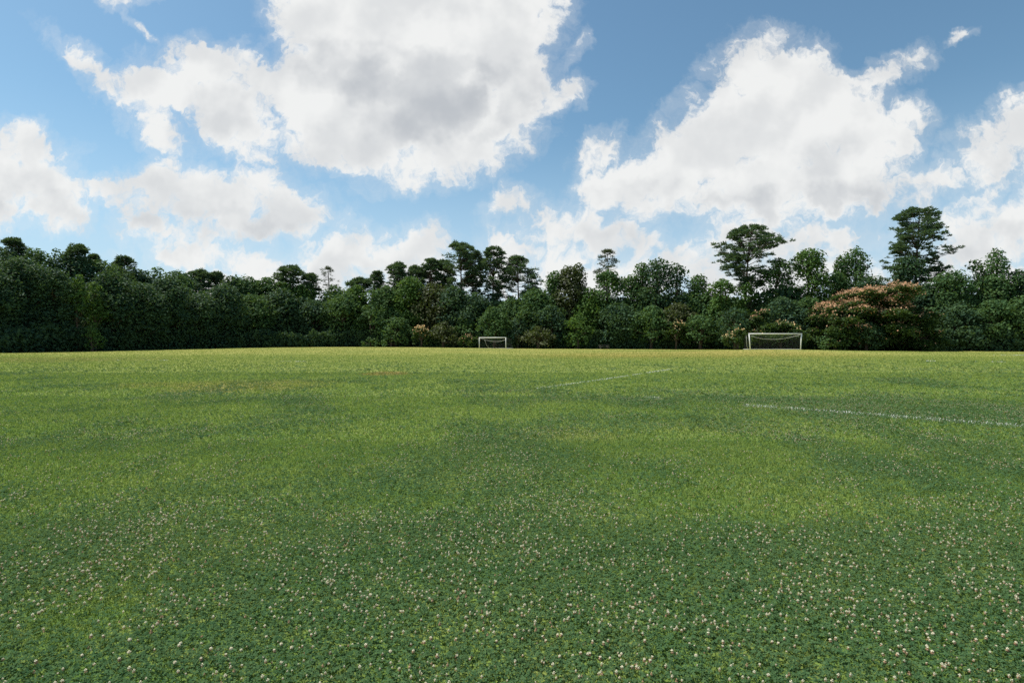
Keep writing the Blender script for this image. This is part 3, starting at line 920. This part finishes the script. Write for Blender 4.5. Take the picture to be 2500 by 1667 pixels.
# px, top row, width px, depth, tone, shape, label
BROAD = [
    # the left wood, front row from the left edge inwards
    (-30, 640, 140, 81, 'dark', 'round', 'dark leafy tree cut off by the left edge of the photo'),
    (52, 622, 125, 85, 'dark', 'round', 'broad dark tree next in from the left edge at the front of the wood'),
    (128, 652, 110, 87, 'dark', 'round', 'dark front tree just left of the bright green young pair'),
    (191, 668, 58, 88, 'bright', 'spire', 'taller and more left of the two bright green young trees in the dark left wood'),
    (233, 688, 54, 90, 'bright', 'spire', 'shorter and more right of the two bright green young trees in the dark left wood'),
    (272, 658, 112, 94, 'dark', 'round', 'dark front tree just right of the bright green young pair'),
    (342, 686, 112, 98, 'dark', 'round', 'second dark front tree right of the bright green young pair'),
    (412, 672, 105, 103, 'dark', 'round', 'dark full tree in front of the pale green tip of the left skyline'),
    (478, 712, 100, 108, 'dark', 'round', 'dark front tree below the small flat pine left of the gap in the skyline'),
    (546, 690, 100, 113, 'dark', 'round', 'dark front tree under the narrow ragged pine on the left skyline'),
    (616, 716, 95, 119, 'mid', 'round', 'front tree below the low rounded green crowns left of centre'),
    (690, 700, 95, 124, 'dark', 'round', 'dark front tree under the bushy pine left of centre'),
    (766, 728, 95, 126, 'dark', 'round', 'dark front tree under the bare twiggy pine left of centre'),
    (838, 712, 95, 126, 'mid', 'round', 'front tree halfway between the twiggy pine and the cream flowering shrub'),
    (905, 742, 85, 124, 'mid', 'round', 'lower front tree just left of the cream flowering shrub'),
    # the left skyline
    (8, 600, 130, 95, 'dark', 'round', 'tall dark tree on the skyline at the far left under the round pine'),
    (88, 604, 105, 97, 'mid', 'round', 'dark skyline tree between the two round pines at the far left'),
    (140, 605, 52, 98, 'mid', 'round', 'small rounded skyline crown left of the second round pine'),
    (178, 620, 100, 99, 'dark', 'round', 'skyline tree under the second round pine at the left'),
    (232, 628, 100, 102, 'mid', 'round', 'skyline tree sloping down to the right of the second round pine'),
    (283, 645, 100, 106, 'dark', 'round', 'dark skyline tree under the lone ragged pine at the left'),
    (340, 652, 100, 111, 'dark', 'round', 'dark skyline tree between the lone ragged pine and the pale green tip'),
    (384, 650, 50, 114, 'bright', 'spire', 'pale green pointed crown on the left skyline'),
    (428, 658, 95, 117, 'mid', 'round', 'skyline crown just right of the pale green pointed one'),
    (458, 664, 80, 121, 'dark', 'round', 'dark skyline crown touching the small flat pine'),
    (568, 670, 85, 127, 'dark', 'round', 'dark rounded skyline crown right of the narrow ragged pine'),
    (606, 672, 84, 128, 'mid', 'dome', 'green domed skyline crown, left one of two level domes'),
    (652, 674, 74, 128, 'mid', 'dome', 'green domed skyline crown, right one of two level domes'),
    (692, 680, 66, 129, 'bright', 'round', 'bright crown in front of the bushy pine left of centre'),
    (742, 691, 72, 130, 'bright', 'round', 'bright rounded crown left of the bare twiggy pine'),
    (815, 694, 76, 131, 'mid', 'round', 'green crown at the foot of the bare twiggy pine'),
    (872, 692, 72, 130, 'bright', 'round', 'yellow green crown right of the bare twiggy pine'),
    # centre, under the tall pines
    (945, 694, 90, 128, 'mid', 'round', 'green tree left of the bright pointed tree under the pines'),
    (1003, 671, 74, 127, 'bright', 'round', 'bright green pointed tree below the left end of the tall pine group'),
    (1058, 688, 96, 127, 'olive', 'round', 'olive green tree left of the tallest central pine trunk'),
    (965, 770, 85, 122, 'mid', 'round', 'low leafy tree just behind the cream flowering shrub'),
    (1108, 696, 100, 126, 'dark', 'round', 'dark tree wrapped round the foot of the tallest central pine'),
    (1160, 712, 92, 124, 'dark', 'round', 'dark tree behind the left post of the far goal'),
    (1135, 775, 70, 121, 'mid', 'round', 'small tree left of the far goal behind the orange tinged spray'),
    (1207, 745, 80, 117, 'mid', 'dome', 'rounded green tree standing alone right behind the far goal'),
    (1252, 725, 90, 124, 'mid', 'round', 'tree right of the far goal under the pine with sweeping limbs'),
    (1309, 700, 100, 121, 'mid', 'round', 'green tree below the gap right of the sweeping pine'),
    (1262, 775, 70, 118, 'dark', 'round', 'dark tree between the rounded tree and the olive bush right of the far goal'),
    # right of the centre
    (1354, 660, 84, 122, 'mid', 'spire', 'small pointed skyline tree left of the two headed tree'),
    (1388, 645, 70, 121, 'olive', 'round', 'left head of the two headed olive skyline crown'),
    (1414, 640, 66, 123, 'olive', 'spire', 'right and narrower head of the two headed olive skyline crown'),
    (1345, 742, 90, 117, 'dark', 'round', 'dark leafy tree above the olive bush right of the far goal'),
    (1440, 700, 80, 119, 'bright', 'loose', 'glossy light green tree left of the tiered thin pine'),
    (1485, 655, 82, 120, 'mid', 'round', 'full green tree in front of the tiered thin pine'),
    (1412, 762, 75, 114, 'bright', 'loose', 'low light green tree left of the picnic table'),
    (1542, 668, 72, 119, 'mid', 'round', 'green skyline tree right of the tiered thin pine'),
    (1567, 640, 80, 118, 'mid', 'spire', 'narrow pointed skyline crown left of the tall twin tops'),
    (1607, 628, 92, 117, 'dark', 'loose', 'left and taller of the twin dark tops in the middle of the right half'),
    (1652, 640, 76, 116, 'dark', 'loose', 'right and lower of the twin dark tops in the middle of the right half'),
    (1510, 735, 100, 115, 'dark', 'round', 'big dark front tree above and right of the picnic table'),
    (1590, 742, 100, 112, 'mid', 'round', 'full front tree under the twin dark tops'),
    (1655, 735, 85, 111, 'olive', 'round', 'dull olive front tree right of the twin dark tops'),
    (1704, 667, 84, 114, 'mid', 'spire', 'bristly low skyline crown left of the leaning pine'),
    (1735, 700, 70, 112, 'mid', 'round', 'tree just left of the foot of the leaning pine'),
    (1710, 765, 95, 107, 'mid', 'round', 'low front tree left of the near goal'),
    (1765, 678, 66, 109, 'bright', 'round', 'light green tree in front of the foot of the leaning pine'),
    (1822, 688, 62, 109, 'bright', 'round', 'light green tree under the trunk of the leaning pine'),
    (1795, 748, 80, 103, 'dark', 'round', 'dark tree above the left post of the near goal'),
    (1900, 627, 80, 109, 'mid', 'round', 'rounded skyline tree between the leaning pine and the bright crown'),
    (1976, 602, 90, 107, 'bright', 'round', 'tall bright green skyline crown left of the orange flowering tree'),
    (2040, 660, 70, 107, 'mid', 'round', 'green tree right of the tall bright crown'),
    (2054, 624, 66, 110, 'mid', 'spire', 'narrow skyline crown left of the tall pair of tops by the big pine'),
    (2088, 600, 84, 110, 'mid', 'loose', 'tall skyline tree just left of the big spreading pine'),
    (1915, 722, 100, 102, 'dark', 'dome', 'dark domed tree right above the near goal'),
    (1975, 720, 80, 103, 'mid', 'round', 'tree between the dark dome and the orange flowering tree'),
    (2120, 672, 90, 105, 'dark', 'round', 'dark tree behind the top of the orange flowering tree'),
    (2218, 620, 95, 108, 'dark', 'round', 'dark bushy tree wrapped round the trunk of the big spreading pine'),
    (2262, 690, 70, 104, 'dark', 'round', 'dark tree at the right foot of the big spreading pine'),
    (2325, 656, 110, 102, 'mid', 'dome', 'wide domed tree right of the big spreading pine'),
    (2384, 632, 46, 104, 'mid', 'round', 'small light crown left of the wispy tree near the right edge'),
    (2432, 604, 84, 103, 'mid', 'loose', 'wispy open tree on the skyline near the right edge'),
    (2420, 668, 100, 102, 'mid', 'round', 'full tree below the wispy one near the right edge'),
    (2500, 652, 80, 101, 'dark', 'round', 'dark tree on the skyline at the right edge'),
    (2335, 735, 110, 98, 'dark', 'dome', 'dark front tree right of the lower flowering tree'),
    (2425, 728, 110, 97, 'mid', 'round', 'leafy front tree second from the right edge'),
    (2515, 715, 120, 96, 'mid', 'round', 'leafy front tree cut off by the right edge'),
    (2600, 660, 150, 98, 'dark', 'round', 'dark tree just beyond the right edge of the wood in view'),
    (-140, 600, 170, 84, 'dark', 'round', 'dark tree just beyond the left edge of the wood in view'),
]
for i, (px, top, wpx, D, tone, shape, label) in enumerate(BROAD):
    t = broad_tree('broadleaf_tree', px, top, wpx, D, tone, 100 + i, shape=shape, dens=0.62 if shape == 'loose' else 0.85, base=0.38 if 'young' in label and tone == 'bright' else 0.06)
    tag(t, label, 'tree', G_WOOD)

PINES = [
    (36, 578, 66, 97, dict(start=.66), 'round topped dark pine poking out at the far left'),
    (190, 594, 60, 100, dict(start=.68), 'second round topped dark pine from the left edge'),
    (230, 619, 30, 103, dict(start=.80), 'tiny pine top just right of the second round pine'),
    (303, 623, 60, 110, dict(start=.66, airy=.2), 'lone ragged pine on the left skyline'),
    (486, 657, 70, 126, dict(start=.66, airy=.2), 'small flat topped pine with a gap of sky below it'),
    (530, 661, 48, 129, dict(start=.66, airy=.35), 'narrow ragged pine right of the small flat one'),
    (708, 646, 74, 131, dict(start=.6, airy=.15), 'bushy pine rising left of centre'),
    (757, 665, 52, 132, dict(start=.6, airy=.25), 'low narrow pine between the bushy and the bare twiggy one'),
    (803, 650, 58, 133, dict(start=.62, tone='thin', airy=1.0, whorl=True, dome=False), 'bare twiggy greyish pine left of centre'),
    (880, 676, 56, 133, dict(start=.7), 'low pine top right of the bare twiggy pine'),
    (922, 658, 42, 133, dict(start=.5, airy=.35), 'thin narrow pine at the left end of the pine group'),
    (972, 638, 66, 132, dict(start=.52, airy=.25), 'small domed pine left of the pine group'),
    (1016, 645, 62, 134, dict(start=.5, airy=.25), 'low pine above the bright pointed tree'),
    (1051, 628, 66, 133, dict(start=.46, airy=.2), 'pine left of the two tallest, with a wide low crown'),
    (1083, 631, 60, 135, dict(start=.46, airy=.2), 'narrow pine touching the left side of the tallest central pine'),
    (1125, 588, 88, 130, dict(start=.50, airy=.3), 'tallest central pine with a bare straight trunk and domed crown'),
    (1158, 609, 56, 133, dict(start=.48, airy=.35), 'slim pine between the two tallest central pines'),
    (1205, 600, 84, 130, dict(start=.46, airy=.15), 'dense domed pine, second tallest of the central group'),
    (1262, 622, 94, 129, dict(start=.46, airy=.25, long_right=.5, trunk_px=1266), 'pine with sweeping limbs at the right end of the central group'),
    (1485, 607, 84, 124, dict(start=.62, airy=.6, whorl=True, dome=False, tone='thin'), 'thin tiered pine standing alone on the skyline'),
    (1832, 548, 150, 112, dict(start=.46, lean=0.5, trunk_px=1813), 'big leaning pine with an open domed crown above the near goal'),
    (2246, 502, 140, 110, dict(start=.46, long_right=.25, trunk_px=2234), 'biggest pine, dark with wide layered limbs, at the right'),
]
for i, (px, top, wpx, D, kw, label) in enumerate(PINES):
    tag(pine_tree('pine_tree', px, top, wpx, D, 300 + i, **kw), label, 'pine tree', G_PINE)

G_MIM = 'flowering trees along the edge of the wood'
tag(mimosa_tree('flowering_tree', 2115, 688, 250, 97, 501, 0, 1.0, M_BLOSSOM, arms=(
    (2170, 694, 24, .9), (2165, 703, 46, .8), (2088, 713, 38, 1.0), (2130, 722, 50, .5), (2203, 724, 26, .9), (2114, 733, 75, 1.1), (2060, 738, 40, .9), (2190, 748, 40, .7),
    (2027, 748, 30, .9), (2085, 752, 50, .6), (2140, 758, 50, .25), (2109, 765, 36, .9), (1994, 769, 14, .6), (2040, 772, 40, .1), (2073, 775, 26, .7), (2170, 770, 40, .1), (2215, 760, 30, .1),
    (2048, 796, 26, .6), (2100, 790, 60, .05), (2160, 792, 50, .05), (2010, 800, 40, .05), (2080, 815, 70, .03), (2150, 818, 60, .03))), 'wide spreading tree covered in orange pink blossom', 'flowering tree', G_MIM)
tag(mimosa_tree('flowering_tree', 2248, 765, 120, 93, 502, 26, .35, M_BLOSSOM, base=.1), 'lower spreading tree with sparse orange blossom right of the orange covered tree', 'flowering tree', G_MIM)
tag(mimosa_tree('flowering_tree', 1855, 757, 90, 101, 503, 16, .28, M_BLOSSOM, base=.35), 'small tree with a few pink sprays above the left part of the near goal', 'flowering tree', G_MIM)
tag(mimosa_tree('flowering_tree', 1905, 786, 130, 95, 504, 18, .10, M_CREAM, base=.45), 'flat low green canopy reaching over the crossbar of the near goal', 'flowering tree', G_MIM)
tag(mimosa_tree('flowering_tree', 1800, 803, 70, 93, 505, 9, .35, M_CREAM, base=.4), 'low spray tipped with yellow blossom at the left post of the near goal', 'flowering tree', G_MIM)
tag(mimosa_tree('flowering_tree', 1028, 796, 42, 119, 506, 10, 1.0, M_CREAM, base=.45), 'small shrub topped with cream peach blossom left of the far goal', 'flowering shrub', G_MIM)
tag(mimosa_tree('flowering_tree', 1142, 817, 62, 117, 507, 9, .30, M_BLOSSOM, base=.4), 'low spray tinged orange touching the left post of the far goal', 'flowering shrub', G_MIM)
tag(mimosa_tree('flowering_tree', 1650, 782, 60, 107, 508, 9, .35, M_CREAM, base=.35), 'shrub with a little faded blossom right of the picnic table', 'flowering shrub', G_MIM)

SHRUBS = [
    (1082, 783, 74, 119, 'olive', 'dome', 'rounded olive brown bush left of the far goal'),
    (1314, 793, 80, 114, 'olive', 'dome', 'rounded olive bush right of the far goal'),
    (1264, 815, 26, 115, 'olive', 'spire', 'little cone shaped bush beside the right post of the far goal'),
    (955, 815, 50, 120, 'mid', 'dome', 'low green bush below and left of the cream flowering shrub'),
    (905, 822, 50, 121, 'mid', 'dome', 'low leafy bush at the field edge left of the cream flowering shrub'),
    (1410, 805, 50, 113, 'bright', 'spire', 'slim bright bush left of the picnic table'),
    (2040, 790, 80, 94, 'mid', 'dome', 'leafy bush at the left foot of the orange flowering tree'),
    (2115, 782, 85, 93, 'dark', 'dome', 'dark bush in front of the middle of the orange flowering tree'),
    (550, 815, 26, 112, 'bright', 'spire', 'slim bright sapling at the field edge in the left wood'),
    (225, 790, 40, 87, 'bright', 'loose', 'pale sprig hanging low below the bright green young pair'),
]
for i, (px, top, wpx, D, tone, shape, label) in enumerate(SHRUBS):
    tag(broad_tree('shrub', px, top, wpx, D, tone, 700 + i, base=0.02, shape=shape, leaf=0.22, dens=0.8), label, 'shrub', G_SHRUB)

# dark thicket under and behind the trees, nobody could count it
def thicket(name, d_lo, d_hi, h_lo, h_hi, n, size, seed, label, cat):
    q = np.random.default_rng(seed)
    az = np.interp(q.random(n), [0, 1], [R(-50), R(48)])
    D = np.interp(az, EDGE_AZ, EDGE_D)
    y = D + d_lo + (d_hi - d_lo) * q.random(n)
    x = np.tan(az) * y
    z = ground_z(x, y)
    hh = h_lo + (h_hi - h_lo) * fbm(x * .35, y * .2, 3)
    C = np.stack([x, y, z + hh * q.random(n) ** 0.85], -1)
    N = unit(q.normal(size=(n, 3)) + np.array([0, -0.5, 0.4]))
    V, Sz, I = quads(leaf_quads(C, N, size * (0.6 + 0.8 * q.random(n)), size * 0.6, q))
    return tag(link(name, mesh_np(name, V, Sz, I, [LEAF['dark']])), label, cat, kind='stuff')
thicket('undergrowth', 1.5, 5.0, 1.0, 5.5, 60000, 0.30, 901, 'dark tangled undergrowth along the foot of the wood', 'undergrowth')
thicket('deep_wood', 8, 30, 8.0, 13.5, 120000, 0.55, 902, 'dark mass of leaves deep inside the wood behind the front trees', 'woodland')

# ------------------------------------------------------------------ goals
M_WHITE = mat_plain('white_painted_steel', (0.80, 0.80, 0.76), 0.4, 0.4, 0.06, 5)
M_NET = mat_plain('net_cord', (0.085, 0.09, 0.09), 0.9, 0.1, 0.1)
M_ROPE = mat_plain('net_rope', (0.55, 0.55, 0.50), 0.9, 0.1, 0.1)
def goal(label, px0, px1, D, rz, W, H, depth, splay=0.0, sag=0.45, wonky=0.0):
    x = at((px0 + px1) / 2, D)
    g = empty('soccer_goal', x, D, rz)
    tag(g, label, 'goal', 'soccer goals at the far side of the field')
    r0 = 0.07
    for s in (-1, 1):
        t = Tubes()
        t.add([(s * (W / 2 - splay), 0, -0.3), (s * (W / 2 - splay * .5), 0, H / 2), (s * W / 2, 0, H - r0)], r0, 12)
        link('post', t.mesh('post', M_WHITE), g)
    t = Tubes()
    t.add([(-W / 2 - r0, 0, H), (0, 0, H), (W / 2 + r0, 0, H)], r0, 12)
    link('crossbar', t.mesh('crossbar', M_WHITE), g)
    # net: hangs from the bar, sags back and down to the ground bar
    def pt(u, v):                      # u across -1..1, v 0 at the bar .. 1 at the ground behind
        sagz = sag * (1 - u * u)
        if v < 0.3:
            f = v / 0.3
            return np.array([u * W / 2, 0.75 * depth * f, H - 0.08 - sagz * f ** 0.8 - 0.12 * f])
        f = (v - 0.3) / 0.7
        top = H - 0.20 - sagz
        return np.array([u * W / 2 * (1 - 0.02 * f), depth * (0.75 + 0.25 * f ** 1.6) , top * (1 - f) ** 1.05 + 0.02])
    t = Tubes()
    for i in range(0, 37):
        u = -1 + 2 * i / 36
        t.add([pt(u, v) for v in np.linspace(0, 1, 12)], 0.0032, 3, False)
    for j in range(1, 22):
        v = j / 22
        t.add([pt(u, v) for u in np.linspace(-1, 1, 14)], 0.0032, 3, False)
    for s in (-1, 1):
        for k in range(1, 12):
            zf = k / 12
            yb = depth * (0.75 + 0.25 * (1 - zf) ** 1.6)
            t.add([(s * W / 2, 0.0, zf * H), (s * W / 2 * .995, yb * .5, zf * (H - .08)), (s * W / 2 * .99, yb, zf * (H - .2))], 0.0032, 3, False)
        for k in range(1, 9):
            f = k / 9
            t.add([(s * W / 2 * (1 - .01 * f), depth * f * .8, H - .06 - .14 * f), (s * W / 2 * (1 - .01 * f), depth * f, 0.02)], 0.0032, 3, False)
    link('net', t.mesh('net', M_NET, False), g)
    t = Tubes()
    t.add([np.array([u * W / 2, 0.42 * depth * (1 - abs(u) ** 6), H - 0.1 - (sag + .22) * (1 - abs(u) ** 2.2)]) for u in np.linspace(-1, 1, 21)], 0.022, 6)
    link('net_rope', t.mesh('net_rope', M_ROPE), g)
    t = Tubes()
    s = -1
    t.add([(s * W / 2 * .97, depth * .62, H * .86), (s * W / 2 * .94, depth * .72, H * .5), (s * W / 2 * .90, depth * .82, H * .22), (s * W / 2 * .82, depth, 0.03)], 0.026, 6)
    link('net_stay', t.mesh('net_stay', M_ROPE), g)
    t = Tubes()
    t.add([(-W / 2, 0, 0.03), (-W / 2, depth, 0.03), (0, depth, 0.03), (W / 2, depth, 0.03), (W / 2, 0, 0.03)], 0.03, 6)
    link('ground_bar', t.mesh('ground_bar', M_ROPE), g)
    return g
goal('nearer white soccer goal with sagging net at the right, below the flat green canopy', 1829.5, 1956.5, 79.4, R(0), 7.32, 2.20, 2.0, splay=0.16)
goal('farther and smaller white soccer goal turned aslant with its net, near the centre', 1168.5, 1235.5, 111.0, R(-38), 6.75, 2.12, 2.4, splay=0.0)

# ------------------------------------------------------------------ picnic table in the shade
M_WOOD = mat_plain('weathered_wood', (0.13, 0.12, 0.11), 0.85, 0.15, 0.3, 6)
def boxes(name, lst, mat, parent):
    V, I, n = [], [], 0
    for (c, s, ry) in lst:
        c = np.array(c); s = np.array(s) / 2
        cs = np.array([[sx_, sy_, sz_] for sz_ in (-1, 1) for sy_ in (-1, 1) for sx_ in (-1, 1)]) * s
        ca, sa = math.cos(ry), math.sin(ry)
        cs = np.stack([cs[:, 0], cs[:, 1] * ca - cs[:, 2] * sa, cs[:, 1] * sa + cs[:, 2] * ca], -1) + c
        V.append(cs)
        for f in ((0, 2, 3, 1), (4, 5, 7, 6), (0, 1, 5, 4), (2, 6, 7, 3), (0, 4, 6, 2), (1, 3, 7, 5)):
            I += [n + k for k in f]
        n += 8
    me = mesh_np(name, np.concatenate(V), np.full(len(I) // 4, 4), I, [mat])
    return link(name, me, parent)
pt_ = empty('picnic_table', at(1474, 111.5), 111.5, R(8))
tag(pt_, 'dark weathered picnic table standing in the shade at the foot of the trees', 'picnic table')
boxes('tabletop', [((0, -0.30 + 0.15 * k, 0.75), (2.0, 0.135, 0.04), 0) for k in range(5)], M_WOOD, pt_)
for s in (-1, 1):
    boxes('bench_seat', [((0, s * 0.72, 0.45), (2.0, 0.26, 0.04), 0)], M_WOOD, pt_)
for s in (-1, 1):
    boxes('leg_frame', [((s * 0.72, -0.31, 0.36), (0.05, 0.09, 0.80), R(28)), ((s * 0.72 + .055, 0.31, 0.36), (0.05, 0.09, 0.80), R(-28)),
                        ((s * 0.72 + .11, 0, 0.385), (0.05, 1.6, 0.09), 0)], M_WOOD, pt_)
